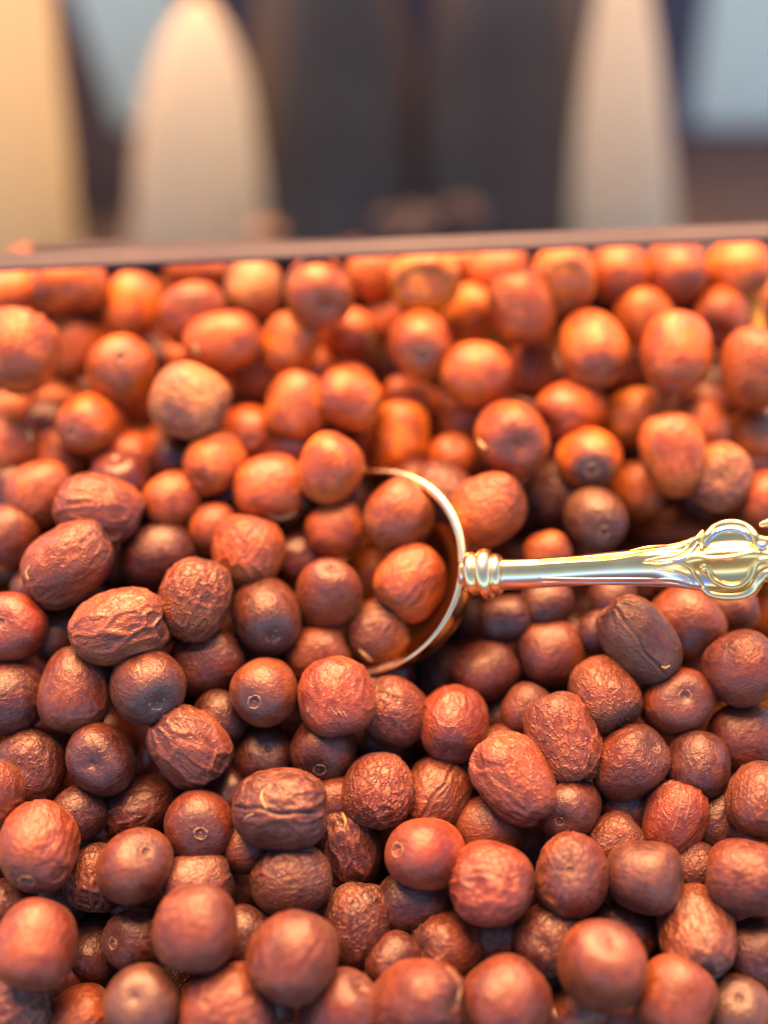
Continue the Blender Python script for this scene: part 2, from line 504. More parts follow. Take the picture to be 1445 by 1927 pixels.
# x, y, half length, half width, axis (degrees in view, or the pixel of the stem scar), layer, skin, hue, label
DATES = [
(62,1443,72,64,70,0,'w','d','dark wrinkled date near the left edge, below the glossy dusty pair'),
(190,1428,66,66,(176,1438),0,'s','d','smooth dark purple date with a shallow round dimple, left foreground'),
(-18,1497,69,66,80,-.3,'m','o','orange-red date cut by the left edge beside a dark wrinkled one'),
(72,1597,81,72,(56,1652),-.3,'m','o','big orange-topped date at lower left with a small grey star scar at its foot'),
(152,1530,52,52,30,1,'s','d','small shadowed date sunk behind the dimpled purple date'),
(268,1517,76,58,22,.5,'m','d','dark elongated date with a golden patch, lying under the glossy wrinkled date'),
(375,1551,69,65,(378,1567),-.1,'s','r','round date with orange upper half and faint central scar, left of the split date'),
(253,1632,78,69,(274,1606),-.5,'s','r','smooth date showing a big pale ring scar on its upper right side'),
(180,1650,66,60,85,.5,'w','d','crinkled dark date half hidden by the date with the pale ring scar'),
(375,1665,66,64,20,.7,'m','b','dusty brown date behind the blurred squarish one in the lower left'),
(373,1745,86,77,80,-.8,'m','r','squarish pinkish brown date in soft focus, lower left foreground'),
(68,1777,86,74,75,-.6,'s','o','big smooth glossy date with a bright orange shoulder, bottom left'),
(15,1708,62,58,10,1,'s','d','bluish purple date mostly hidden at the left edge near the bottom'),
(180,1792,66,60,60,.6,'s','d','dull brown date wedged right of the bottom left glossy one'),
(266,1769,70,60,(219,1775),.1,'s','d','date lying on its side with grey scarred end facing left'),
(270,1892,74,73,(255,1880),-.5,'s','b','greyish brown blurred date with a dented middle at the bottom edge'),
(155,1917,62,60,30,.2,'m','o','orange topped date cut by the bottom edge near the left corner'),
(38,1895,66,64,10,.1,'w','d','wrinkled mauve date in the bottom left corner'),
(432,1905,86,80,20,-.6,'m','r','large blurred reddish date at the bottom edge under the squarish one'),
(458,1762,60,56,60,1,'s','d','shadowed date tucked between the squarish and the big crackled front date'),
(528,1524,86,72,0,-.3,'g','d','oval date split by a long horizontal crease with a pale crack near its left end'),
(709,1486,73,62,82,-.4,'c','r','upright egg-shaped date with honeycomb crackled pink-brown skin'),
(820,1495,74,60,62,.3,'g','r','red-brown date with one straight diagonal crease, behind the crackled egg-shaped date'),
(650,1594,75,61,102,.5,'w','d','dark puckered date with a tan dried stem end pointing up'),
(553,1656,73,65,10,-.2,'m','b','dusty mauve date speckled white, just below the split date'),
(796,1607,72,69,(749,1600),-.4,'s','R','bright red smooth date with an oval hole-like scar on its left'),
(928,1668,80,72,-4,-.5,'m','R','broad red date with a dark dent low in the middle'),
(920,1562,64,60,20,.3,'s','r','plain reddish date under the deeply wrinkled orange one'),
(671,1744,79,62,82,-.1,'c','d','upright barrel-shaped date with a finely cracked top, centre foreground'),
(780,1695,72,62,15,.7,'s','d','shadowed date underneath the bright red one with the oval scar'),
(559,1801,89,84,60,-1.1,'m','r','largest blurred date in the centre foreground with mottled orange top'),
(845,1778,72,62,(798,1787),0,'m','r','date with a dark scar on its left flank below the broad dented date'),
(745,1806,55,54,50,1,'s','d','small part-hidden date beside the upright barrel-shaped one'),
(642,1902,74,72,(678,1863),-.1,'s','r','blurred date at the bottom edge with an orange button scar'),
(788,1886,84,80,(852,1888),-.7,'m','r','large blurred date at bottom centre with a pale papery right end'),
(952,1887,82,80,40,-.8,'s','r','plain rosy brown blurred date at the bottom edge right of centre'),
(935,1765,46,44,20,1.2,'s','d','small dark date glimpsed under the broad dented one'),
(505,1888,52,50,20,.9,'s','d','dark red date in the gap below the largest foreground date'),
(628,1505,46,44,20,1.2,'s','o','small orange-lit date peeping out above the tan stem end'),
(470,1592,52,50,20,1,'s','r','reddish date hiding beneath the split oval date'),
(965,1471,86,65,-52,-.5,'w','O','deeply wrinkled orange date with a dark grey tip pointing down right'),
(1060,1391,86,64,108,-.5,'c','O','long egg-shaped orange-brown date with crackled lower flank'),
(1187,1437,68,66,(1231,1408),.1,'m','r','date with a pale ring scar at its upper right, beside the long egg-shaped one'),
(1072,1520,63,58,(1053,1544),.7,'s','d','dark purple date with a small yellow dot scar below the orange-topped wrinkled one'),
(1267,1543,75,62,72,-.1,'m','R','pointed red date marked with fine pale scratches'),
(1310,1437,66,63,80,.7,'s','d','smooth out-of-focus maroon date right of the one with the upper ring scar'),
(1440,1510,76,70,75,-.2,'m','r','date cut by the right edge above the horizontal barrel-shaped one'),
(1400,1387,68,60,10,0,'s','r','oval red-brown date near the right edge with an orange top'),
(1074,1645,73,71,(1073,1640),-.3,'m','r','round date with a wrinkled flat face and orange upper rim'),
(1212,1647,72,70,-10,-.2,'s','b','smooth greyish date with tan upper half, right of the round wrinkle-faced one'),
(1405,1652,80,72,-4,-.3,'m','r','wide barrel-shaped date lying at the right edge'),
(1310,1758,92,68,(1315,1814),-.1,'m','D','pointed two-tone date, orange above a grey-black base with a tiny scar'),
(1132,1821,84,78,(1153,1778),-1,'s','o','smooth blurred orange-topped date with a small round scar, lower right foreground'),
(1026,1768,68,67,30,.1,'m','d','lumpy dark date with a dent on top, below the round wrinkle-faced one'),
(1168,1750,70,62,-40,.5,'s','d','dark date partly covered by the smooth blurred orange-topped one'),
(1270,1880,78,72,60,-.6,'s','o','red blurred date with bright orange top at the bottom edge, right side'),
(1385,1905,66,66,(1391,1882),.1,'s','B','olive-brown date with a large pale round scar in the bottom right corner'),
(1425,1792,68,66,20,.2,'s','d','plain maroon date at the right edge above the olive-brown one'),
(1305,1635,50,48,30,1,'m','d','wrinkled dark date in the gap left of the wide barrel-shaped one'),
(1352,1540,62,60,40,1,'s','d','dark shadowed date right of the scratched pointed one'),
(1158,1585,54,50,40,.9,'m','r','red date showing only its top above the smooth greyish one'),
(1180,1520,56,54,20,1.2,'s','d','very dark date deep left of the scratched pointed one'),
(1090,1900,62,60,40,.6,'s','o','date with orange glow at the bottom edge beneath the smooth blurred one'),
(190,957,82,62,-17,-.9,'m','O','half orange, half dark sharp date topping the stack at the left'),
(130,1061,87,66,33,-.9,'w','O','crinkled date leaning on the stack with its pale scar end at lower left'),
(228,1182,89,70,12,-1.0,'w','O','long crinkled date lying on top of the pile at left centre'),
(367,1127,77,67,70,-.7,'c','O','date covered in honeycomb cracks, right of the long crinkled one'),
(143,1300,82,67,78,-.2,'s','r','plump brown date with a golden shoulder below the long crinkled one'),
(276,1290,73,70,(296,1322),-.5,'s','D','dark date with a neat pale circle scar facing the viewer and a yellow fleck'),
(22,1180,69,67,(3,1172),-.1,'s','R','glossy red date at the left edge with a sunken dark scar'),
(14,1313,74,67,20,.1,'s','d','dusty dark date cut by the left edge under the glossy red one'),
(353,1408,82,67,-45,-.4,'w','D','glossy dark date with deep folds and wet highlights'),
(390,1248,75,62,25,.3,'m','r','oval date with an orange patch below the honeycomb-cracked one'),
(496,1302,70,65,(480,1320),-.4,'s','O','orange-topped date with a dark-haloed ring scar, centre left'),
(297,1046,74,61,10,.5,'s','d','blurred dark date with orange cap behind the crinkled leaning one'),
(14,1012,64,62,60,.3,'s','r','blurred date at the left edge beside the crinkled leaning one'),
(78,930,66,62,30,.5,'s','o','blurred date just left of the sharp half orange topmost one'),
(465,1040,73,67,75,.1,'m','o','softly blurred date with a wavy top, right above the dark grey-ended one'),
(502,1160,71,67,(514,1196),.3,'s','D','grey-ended date with a scar facing down, left of the tall flat-topped one'),
(326,942,58,54,30,.8,'s','o','small blurred orange date right of the stack top'),
(398,917,48,46,20,1,'s','o','little blurred orange date in the second row of the hollow'),
(405,995,50,48,20,1,'s','o','small blurred date squeezed left of the wavy-topped one'),
(168,1155,58,54,(182,1120),.6,'s','d','shadowed date with a ring scar behind the long crinkled one'),
(75,1112,52,50,20,1,'s','d','dark date hidden under the crinkled leaning one'),
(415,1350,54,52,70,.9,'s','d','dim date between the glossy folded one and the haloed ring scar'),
(495,1428,62,57,(505,1410),.4,'s','d','dull date with a small scar under the orange-topped ringed one'),
(105,1200,48,46,20,1.1,'s','d','dark date buried between glossy red and long crinkled dates'),
(632,1312,75,65,-78,-.8,'w','R','crumpled red date with pointed lower tip and white nicks, right by the bowl rim'),
(740,1338,66,62,(702,1299),.1,'c','r','date with a small eye-like scar, touching the lower rim of the scoop'),
(853,1362,70,63,(845,1411),.1,'m','R','glowing orange-red date with a dark sooty base, below the scoop'),
(912,1262,64,60,30,.6,'s','r','blurred round date right of the scoop bowl under the collar'),
(621,1119,74,61,(626,1076),-.3,'s','o','tall flat-topped date with a dot scar, left inside of the scoop'),
(775,1096,71,62,50,-.2,'m','o','large date held in the scoop against the right rim'),
(751,967,68,66,40,-.1,'s','o','bright orange round date at the top of the scoop'),
(629,998,58,55,20,-.2,'s','o','blurred orange date left of the top of the scoop'),
(599,1232,62,56,20,0,'s','o','blurred date behind the crumpled pointed one'),
(708,1192,57,53,20,-.5,'m','D','dark mottled date low inside the scoop'),
(556,1035,54,43,(548,1014),-.1,'s','o','small barrel date with an orange scarred top between two bigger dates'),
(612,1408,64,62,(602,1447),.3,'s','r','reddish date with a grey dusty scar beneath the crumpled pointed one'),
(690,1090,56,54,20,.5,'s','o','shaded orange date in the middle of the scoop'),
(922,958,71,67,20,.2,'m','o','big blurred date right of the scoop rim, above the collar'),
(945,1412,50,48,20,.8,'s','r','red date peeking out over the deeply wrinkled orange one'),
(992,1332,50,48,60,.8,'s','r','blurred date left of the long egg-shaped one'),
(1201,1204,86,64,-50,-.9,'g','B','brown date with a deep straight crease like a coffee bean, under the handle'),
(1140,1307,70,65,(1171,1358),-.1,'c','O','cracked orange date with grey scar at its lower right, below the coffee-bean-like one'),
(1271,1316,72,63,(1286,1312),.1,'s','o','date with a grey dent on its face, right below the coffee-bean-like one'),
(1291,1175,68,65,40,.2,'s','o','blurred orange date just beneath the handle ornament'),
(1396,1257,72,71,30,0,'s','r','large plain date at the right edge below the handle'),
(1037,1230,67,61,10,.5,'s','r','blurred brown date under the middle of the handle'),
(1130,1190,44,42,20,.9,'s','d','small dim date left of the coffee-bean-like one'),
(1122,977,66,61,(1135,1000),.3,'s','b','dusty orange-brown date resting above the middle of the handle'),
(1268,1000,76,44,6,.5,'s','o','long low date directly behind the handle ornament'),
(1032,1040,45,43,20,.9,'s','o','small blurred date peeking over the thin part of the handle'),
(1458,1165,52,50,80,.4,'s','o','orange date cut by the right edge under the handle'),
(1443,945,60,58,70,.4,'s','o','orange date at the right edge above the handle'),
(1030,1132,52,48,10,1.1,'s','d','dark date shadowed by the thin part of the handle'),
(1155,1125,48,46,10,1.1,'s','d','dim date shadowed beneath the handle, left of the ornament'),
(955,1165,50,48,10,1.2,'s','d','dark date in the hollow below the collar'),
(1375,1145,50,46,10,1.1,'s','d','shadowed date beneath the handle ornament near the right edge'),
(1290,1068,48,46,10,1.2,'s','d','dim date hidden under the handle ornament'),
(34,661,76,70,70,-.1,'w','o','large wrinkled blurred date at the left edge, fourth from the rim corner'),
(137,650,60,52,80,.3,'s','o','smooth blurred orange date right of the large wrinkled edge one'),
(135,536,70,56,5,.1,'s','o','wide orange date under the rim, second from the left corner'),
(14,556,54,52,20,.3,'s','Y','brightest yellow-orange date in the left rim corner'),
(250,576,66,52,82,.1,'s','Y','upright golden orange date near the rim at the left'),
(227,693,71,61,(228,676),0,'s','o','blurred date with a wide flat orange top facing up, left back'),
(365,590,66,56,15,.2,'s','o','blurred orange date behind the twin one with a pale tip'),
(425,643,72,59,10,-.1,'s','o','broad orange date with a pale left tip in the back left'),
(375,507,64,42,0,.4,'s','r','dark-fronted date half under the rim, left of centre'),
(478,542,56,51,80,.1,'m','T','pale mottled peach date under the rim, left of centre'),
(357,757,71,64,-20,-.3,'m','T','tan dusty date standing out among orange ones at back left'),
(336,680,40,38,20,.7,'s','o','small orange date above the tan dusty one'),
(171,797,66,58,(140,812),.1,'s','o','blurred date with brownish end scar pointing lower left'),
(113,758,46,44,20,.7,'s','r','dim reddish date left above the brown-scarred one'),
(234,860,70,54,(272,880),0,'s','o','blurred date carrying a forked pale yellow stem'),
(324,836,57,54,30,.6,'s','r','reddish blurred date right of the forked pale stem'),
(465,817,57,55,(470,826),.3,'s','r','blurred date with a large round scar facing front'),
(468,732,42,40,60,.7,'s','r','small brownish date above the round-scarred one'),
(18,780,52,48,20,.5,'s','o','orange date at the left edge below the wrinkled one'),
(14,842,60,57,(50,822),.1,'s','o','date at the left edge with a pale yellow tip on its right'),
(98,862,46,42,70,.6,'s','o','small upright orange date behind the left edge pair'),
(507,920,68,61,10,.1,'s','D','date with bright orange top and dark purple underside, left of the scoop'),
(548,643,58,56,60,.2,'s','Y','vivid round orange date in the back, left of centre'),
(600,547,72,63,(612,572),-.1,'s','o','large orange date under the rim with a reddish button tip'),
(655,627,54,47,(692,640),.4,'s','o','date with a beige end facing right, in the back centre'),
(557,763,69,59,75,.1,'s','o','egg-shaped vivid orange date in the back centre left'),
(656,740,54,52,(697,746),.5,'s','r','brownish date with a greenish tan scar facing right'),
(620,884,65,62,60,-.6,'s','r','round dusky date just upper left of the scoop'),
(613,824,42,38,60,.7,'s','o','small date above the round dusky one'),
(706,512,50,48,20,.4,'s','Y','round orange date half under the rim, at centre'),
(800,529,68,60,10,0,'s','Y','big bright orange date near the rim at centre'),
(722,602,42,40,20,.7,'s','o','small orange date in the gap below the centre rim'),
(790,647,63,60,(795,668),.1,'s','o','round orange date in the back centre with a shaded lower half'),
(883,592,54,48,60,.3,'s','Y','small orange date with pale left spot near the back centre'),
(900,705,66,60,-10,0,'s','o','smooth peach-orange date at back centre right'),
(940,507,57,48,10,.4,'s','Y','orange date half under the rim, right of centre'),
(982,577,72,60,100,-.1,'m','o','large tall orange date leaning near the rim, right of centre'),
(775,758,56,44,-25,.6,'s','r','flattish dim date behind the upright orange one'),
(753,822,64,54,88,.3,'s','Y','upright vivid orange date just above the scoop'),
(680,832,42,40,60,.7,'s','o','small orange date left of the upright vivid one'),
(849,868,64,51,(857,842),.2,'s','o','barrel date with a flat orange top right above the scoop'),
(875,797,50,48,20,.6,'s','r','dim reddish date behind the flat-topped barrel one'),
(962,821,68,64,(975,838),0,'m','r','large blurred date with pale tip on its left, back centre right'),
(1060,523,62,60,(1066,560),.2,'s','Y','orange date with brownish lower tip under the rim, right half'),
(1164,512,56,54,(1170,540),.3,'s','o','orange date under the rim, third from the right corner'),
(1277,513,60,58,(1289,538),.2,'s','o','orange date with grey-brown tip under the rim, second from the right corner'),
(1390,508,59,57,(1400,540),.2,'s','Y','orange date under the rim next to the yellow right corner'),
(1210,598,58,56,(1221,608),.1,'s','Y','bright orange date with a small tan scar in the second back row'),
(1357,597,64,54,(1352,622),.1,'s','o','orange date with a pinkish tip in the second row, near the right corner'),
(1116,656,76,62,(1130,694),0,'s','o','tall orange date with a red-brown nose, back right'),
(1274,666,77,66,(1268,724),-.2,'s','o','tall orange date with a dark purple nose, back right'),
(1424,692,74,66,80,0,'m','o','ribbed orange date cut by the right edge'),
(1001,692,58,47,80,.4,'s','o','narrow orange date left of the red-brown nosed one'),
(1075,772,67,56,(1035,792),.2,'s','o','date with a brown scar at its lower left in the back right'),
(1193,785,61,52,20,.1,'s','Y','vivid plain orange date at the centre of the back right'),
(1322,768,56,46,80,.5,'s','d','dark maroon date below the dark purple nosed one'),
(1109,863,66,58,(1113,884),0,'s','D','orange date with a dark grey ringed nose facing front'),
(1266,856,75,61,100,-.3,'m','o','tall two-tone date overlapping another, right middle'),
(1347,898,66,60,(1352,900),.1,'m','b','brown date with a dented face right of the tall two-tone one'),
(1416,824,61,54,(1438,818),.2,'s','o','date with round tan scar facing right at the right edge'),
(1023,912,52,46,70,.5,'s','r','dim narrow date left of the dark grey nosed one'),
(1201,922,54,48,80,.5,'s','r','reddish date left beneath the tall two-tone one'),
(1186,703,42,40,20,.8,'s','r','small dim date between the two tall nosed ones'),
(860,500,42,40,20,.7,'s','Y','sliver of an orange date squeezed under the rim at centre right'),
(315,545,34,32,20,.8,'s','r','tiny visible piece of a reddish date near the rim at left'),
]


KF = .0255 * FPX
rng = random.Random(11)


def base_depth(y):
    return KF / (122 + 26 * (y - 500) / 1400)


N = []
for i, (x, y, a, b, ax, lay, kind, hue, label) in enumerate(DATES):
    P = 122 + 26 * (y - 500) / 1400
    if y < 930 and lay > .2: lay = .2 + (lay - .2) * .5
    if lay < .7: P = .85 * P + .15 * 2 * b
    D = KF / P + lay * (.010 if lay < 0 else .009)
    if y < 540: D = max(D, .582)
    D = max(D, .484 + .006 * lay)
    N.append(dict(x=x, y=y, a=a, b=b, D=D, fixed=.25 if lay < -.2 else .6, r=(a + b) / 2 * .94))
nreal = len(N)
# dates of the layer below, seen only in the gaps
mask = np.zeros((1000 // 4 * 2, 1445 // 4 + 1), bool)
YY, XX = np.mgrid[0:1927:4, 0:1445:4]
mask = YY < 500
for d in N:
    ax = d['a'] if True else 0
    mask |= ((XX - d['x']) ** 2 + (YY - d['y']) ** 2) < (d['r'] * .93) ** 2
gy = 520
cand = []
row = 0
while gy < 1960:
    gx = -10 + (row % 2) * 34
    while gx < 1470:
        cand.append((gx + rng.uniform(-12, 12), gy + rng.uniform(-10, 10)))
        gx += 68
    gy += 58; row += 1
for (x, y) in cand:
    r = (122 + 26 * (y - 500) / 1400) / 2 * .93
    inside = ((XX - x) ** 2 + (YY - y) ** 2) < r * r
    vis = int((inside & ~mask).sum())
    if vis * 16 > 1250 and y > 500:
        N.append(dict(x=x, y=y, a=r * 1.06, b=r * .97, D=max(base_depth(y) + (.022 if y > 930 else .016), .598 if y < 620 else 0), fixed=.0, r=r, filler=True, vis=vis))
        mask |= ((XX - x) ** 2 + (YY - y) ** 2) < (r * .9) ** 2
print('fillers', len(N) - nreal)
X = np.array([d['x'] for d in N]); Y = np.array([d['y'] for d in N]); D = np.array([d['D'] for d in N]); RP = np.array([d['r'] for d in N])
DF = D.copy(); fx = np.array([d['fixed'] for d in N])
isf = np.array([1 if 'filler' in d else 0 for d in N])
ux = (X - W0 / 2) / FPX; uy = (H0 / 2 - Y) / FPX
pr = []
for i in range(len(N)):
    for j in range(i + 1, len(N)):
        if math.hypot(X[i] - X[j], Y[i] - Y[j]) < RP[i] + RP[j]: pr.append((i, j))
for it in range(120):
    for (i, j) in pr:
        di, dj = D[i], D[j]
        lx = ux[i] * di - ux[j] * dj; ly = uy[i] * di - uy[j] * dj
        rsum = .84 * (RP[i] * di + RP[j] * dj) / FPX
        l2 = lx * lx + ly * ly
        if l2 >= rsum * rsum: continue
        need = math.sqrt(rsum * rsum - l2)
        gap = dj - di
        s = 1 if DF[j] >= DF[i] else -1
        if gap * s < need:
            m = (need - gap * s) * .35
            wi, wj = (0.25 if fx[i] == .25 else 1), (0.25 if fx[j] == .25 else 1)
            # mostly push the one behind further down
            if s > 0: D[j] += m * .8 * wj; D[i] -= m * .2
            else: D[i] += m * .8 * wi; D[j] -= m * .2
    D[:nreal] += (DF[:nreal] - D[:nreal]) * .08
D[:nreal] = np.minimum(D[:nreal], np.where(Y[:nreal] < 930, DF[:nreal] + .006, DF[:nreal] + .02))
print('depth', D[:nreal].min(), D[:nreal].max(), float(np.abs(D - DF)[:nreal].max()))


def place(o, x, y, dd, a, b, axis, tilt=0.0):
    """set location/rotation/scale of a unit date so that it shows at pixel (x, y)"""
    loc = at(x, y, dd)
    view = (CAM - loc).normalized()
    rt = RIGHT - view * RIGHT.dot(view); rt.normalize()
    up = view.cross(rt)
    dd = float(dd); k = dd / FPX
    if isinstance(axis, tuple):
        sx, sy = axis
        dx, dy = (sx - x) / b, -(sy - y) / b
        m = math.hypot(dx, dy)
        if m > .97: dx, dy = dx / m * .97, dy / m * .97; m = .97
        zc = math.sqrt(1 - m * m)
        az = (rt * dx + up * dy + view * zc).normalized()
        bw = min(a, b) * k if m > .3 else (a + b) / 2 * k
        aw = bw * 1.10 if m <= .5 else max(a * k, bw * 1.08)
    else:
        t = R(axis)
        az = (rt * math.cos(t) + up * math.sin(t)) * math.cos(tilt) + view * math.sin(tilt)
        bw, aw = b * k, a * k
    xv = view - az * view.dot(az)
    if xv.length < .15: xv = rt - az * rt.dot(az)
    xv.normalize()
    yv = az.cross(xv)
    Mx = Matrix((xv, yv, az)).transposed().to_4x4()
    Mx = Matrix.Translation(loc) @ Mx @ Matrix.Diagonal((bw, bw, aw, 1))
    o.matrix_world = Mx
    return o


LOW = {k: [date_mesh(k, 900 + 31 * j + ord(k), False) for j in range(5)] for k in 'smwcg'}
date_objs = []
for i, (x, y, a, b, ax, lay, kind, hue, label) in enumerate(DATES):
    rr = random.Random(500 + i)
    sharp = y > 870 and lay < .65
    dent = 'dent' in label
    if sharp: me, zt = date_mesh(kind, 100 + i, True, dent)
    else: me, zt = date_mesh(kind, 100 + i, False, True) if dent else LOW[kind][i % 5]
    o = link('date', me)
    sc = 1.03 if y < 930 else 1.0
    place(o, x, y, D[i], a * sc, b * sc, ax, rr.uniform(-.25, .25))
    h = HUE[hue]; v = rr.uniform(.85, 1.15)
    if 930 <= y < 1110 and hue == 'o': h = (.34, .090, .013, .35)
    if y < 930:                                     # warm light on the dates at the back is put into their skin colour
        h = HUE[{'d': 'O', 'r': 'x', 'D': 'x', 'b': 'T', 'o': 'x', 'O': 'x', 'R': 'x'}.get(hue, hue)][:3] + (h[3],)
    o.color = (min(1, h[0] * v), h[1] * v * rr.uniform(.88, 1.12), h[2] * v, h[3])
    tag(o, label, 'date', 'dates heaped in the tray')
    date_objs.append(o)
    if isinstance(ax, tuple) and 'dimple' not in label and 'dented' not in label:
        s = link('stem_scar', RINGS[i % 6], o)
        k_ = rr.uniform(.75, 1.15)
        s.scale = (k_, k_ * rr.uniform(.85, 1.1), 1)
        s.location = (0, 0, zt)
        s.rotation_euler = (0, 0, rr.uniform(0, 6.28))
keep = set(sorted(range(nreal, len(N)), key=lambda i: -N[i]['vis'])[:300 - nreal])
rest = []; used = set(); gone = set()
for i in range(nreal, len(N)):
    rr = random.Random(9000 + i)
    d = N[i]
    k = 'smsc'[i % 4]
    o = link('date', LOW[k][i % 5][0])
    place(o, d['x'], d['y'], D[i], d['a'], d['b'], rr.uniform(0, 180), rr.uniform(-1, 1))
    h = HUE['d' if d['y'] > 900 else 'x']  # gap dates at the back carry the orange light in their colour too
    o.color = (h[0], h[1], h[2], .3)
    if i not in keep:
        rest.append((o.data, np.array(o.matrix_world)))
        bpy.data.objects.remove(o)
        continue
    near = sorted(range(nreal), key=lambda q: math.hypot(N[q]['x'] - d['x'], N[q]['y'] - d['y']))
    lab = None
    for q in near:
        ref = DATES[q][8].split(',')[0]
        if len(ref.split()) > 8 or q in gone: continue
        dx, dy = d['x'] - N[q]['x'], d['y'] - N[q]['y']
        way = ('right of' if dx > 0 else 'left of') if abs(dx) > abs(dy) else ('below' if dy > 0 else 'above')
        lab = 'sunken date peeping out %s the %s' % (way, ref)
        if lab not in used: break
    used.add(lab)
    tag(o, lab, 'date', 'dates sunk beneath the top layer')

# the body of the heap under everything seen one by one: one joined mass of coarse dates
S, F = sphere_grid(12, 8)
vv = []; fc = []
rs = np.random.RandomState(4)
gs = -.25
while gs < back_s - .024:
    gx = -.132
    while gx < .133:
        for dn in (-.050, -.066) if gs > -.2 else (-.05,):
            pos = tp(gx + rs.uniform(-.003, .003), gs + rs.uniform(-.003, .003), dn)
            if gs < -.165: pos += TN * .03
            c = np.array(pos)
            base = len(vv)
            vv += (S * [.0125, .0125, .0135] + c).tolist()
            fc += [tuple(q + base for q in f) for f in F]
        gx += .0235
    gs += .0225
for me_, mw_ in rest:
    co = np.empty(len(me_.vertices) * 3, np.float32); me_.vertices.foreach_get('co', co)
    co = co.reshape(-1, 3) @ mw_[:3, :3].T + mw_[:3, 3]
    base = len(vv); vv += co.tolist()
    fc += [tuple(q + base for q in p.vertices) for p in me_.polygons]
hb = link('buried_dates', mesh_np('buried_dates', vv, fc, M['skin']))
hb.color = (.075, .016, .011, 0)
tag(hb, 'dark mass of buried dates under the visible heap', 'dates', kind='stuff')

# ------------------------------------------------------------------ the gold scoop
def tube(name, pts, rad, mat, parent, seg=10, cap=True, flat=1.0, nrm=None):
    """tube through world points with a radius (or list), Catmull-Rom smoothed"""
    P = [Vector(p) for p in pts]
    rl = rad if isinstance(rad, (list, tuple)) else [rad] * len(P)
    out = []; ro = []
    for i in range(len(P) - 1):
        p0 = P[max(i - 1, 0)]; p1 = P[i]; p2 = P[i + 1]; p3 = P[min(i + 2, len(P) - 1)]
        for q in range(6):
            t = q / 6
            out.append(.5 * ((2 * p1) + (p2 - p0) * t + (2 * p0 - 5 * p1 + 4 * p2 - p3) * t * t + (3 * p1 - p0 - 3 * p2 + p3) * t ** 3))
            ro.append(rl[i] * (1 - t) + rl[i + 1] * t)
    out.append(P[-1]); ro.append(rl[-1])
    nrm = nrm or -FWD
    v = []; f = []
    o0 = parent.location if parent else Vector()
    for i, p in enumerate(out):
        tg = (out[min(i + 1, len(out) - 1)] - out[max(i - 1, 0)]).normalized()
        s = tg.cross(nrm).normalized(); u = s.cross(tg).normalized()
        for k in range(seg):
            a = 2 * math.pi * k / seg
            v.append(p + s * math.cos(a) * ro[i] + u * math.sin(a) * ro[i] * flat - o0)
    n = len(out)
    for i in range(n - 1):
        for k in range(seg):
            f.append((i * seg + k, i * seg + (k + 1) % seg, (i + 1) * seg + (k + 1) % seg, (i + 1) * seg + k))
    f.append(tuple(range(seg))[::-1]); f.append(tuple((n - 1) * seg + k for k in range(seg)))
    return link(name, mesh_np(name, v, f, mat), parent)


def hd(x):
    """distance of the handle from the camera: it rises towards the right"""
    return .524 - .026 * (x - 860) / 585


spoon = link('serving_scoop', None)
spoon.location = at(868, 1078, hd(868))
tag(spoon, 'gold serving scoop with round bowl and ornate scrolled handle stuck into the dates', 'scoop')
O0 = spoon.location

# bowl: rim circle tipped back, shell bulging away from the opening
RC = at(684, 1076, .547)
rad = 195 * .547 / FPX
eR = at(868, 1078, .524) - RC
e1 = eR.normalized()
e2 = (at(690, 876, .558) - RC); e2 = (e2 - e1 * e2.dot(e1)).normalized()
nb = e1.cross(e2)
if nb.dot(FWD) > 0: nb = -nb
rad1 = eR.length
v = []; f = []
NU, NVv = 72, 20
for side, off in ((0, 0.0), (1, .0009)):
    for j in range(NVv + 1):
        t = j / NVv * math.pi / 2
        rr_ = math.cos(t) ** .8 if j < NVv else 0.0001
        for i in range(NU):
            a = 2 * math.pi * i / NU
            p = RC + (e1 * math.cos(a) * (rad1 + off) + e2 * math.sin(a) * (rad + off)) * rr_ - nb * (math.sin(t) * (.030 + off))
            v.append(p - O0)
    b0 = side * (NVv + 1) * NU
    for j in range(NVv):
        for i in range(NU):
            q = (b0 + j * NU + i, b0 + j * NU + (i + 1) % NU, b0 + (j + 1) * NU + (i + 1) % NU, b0 + (j + 1) * NU + i)
            f.append(q if side else q[::-1])
link('bowl', mesh_np('bowl', v, f, M['gold']), spoon)
# rolled rim, a closed band
v = []; f = []
for i in range(120):
    a = 2 * math.pi * i / 120
    c = RC + e1 * math.cos(a) * rad1 + e2 * math.sin(a) * rad
    ro = (e1 * math.cos(a) + e2 * math.sin(a)).normalized()
    wide = .0007 + .0010 * max(0, math.cos(a - .55)) ** 2
    for k in range(10):
        b = 2 * math.pi * k / 10
        v.append(c + ro * math.cos(b) * wide + nb * math.sin(b) * .0008 - O0)
for i in range(120):
    for k in range(10):
        f.append((i * 10 + k, i * 10 + (k + 1) % 10, ((i + 1) % 120) * 10 + (k + 1) % 10, ((i + 1) % 120) * 10 + k))
link('rim', mesh_np('rim', v, f, M['palegold']), spoon)

# handle: lofted lens-shaped section with fluting, following the silhouette of the cast handle
ST = [(862, 1058, 1106), (880, 1052, 1110), (940, 1050, 1114), (1000, 1049, 1111), (1060, 1045, 1107), (1120, 1039, 1104), (1180, 1032, 1105),
      (1235, 1025, 1108), (1275, 1017, 1110), (1305, 1003, 1116), (1340, 990, 1122), (1380, 986, 1123), (1412, 993, 1112), (1430, 1004, 1100),
      (1460, 1006, 1100), (1500, 992, 1108), (1560, 980, 1112), (1630, 988, 1096), (1690, 1008, 1070), (1712, 1030, 1046)]
sx = np.array([s[0] for s in ST], float); st = np.array([s[1] for s in ST], float); sb = np.array([s[2] for s in ST], float)
NS, NT_ = 220, 28
xs = np.linspace(sx[0], sx[-1], NS)


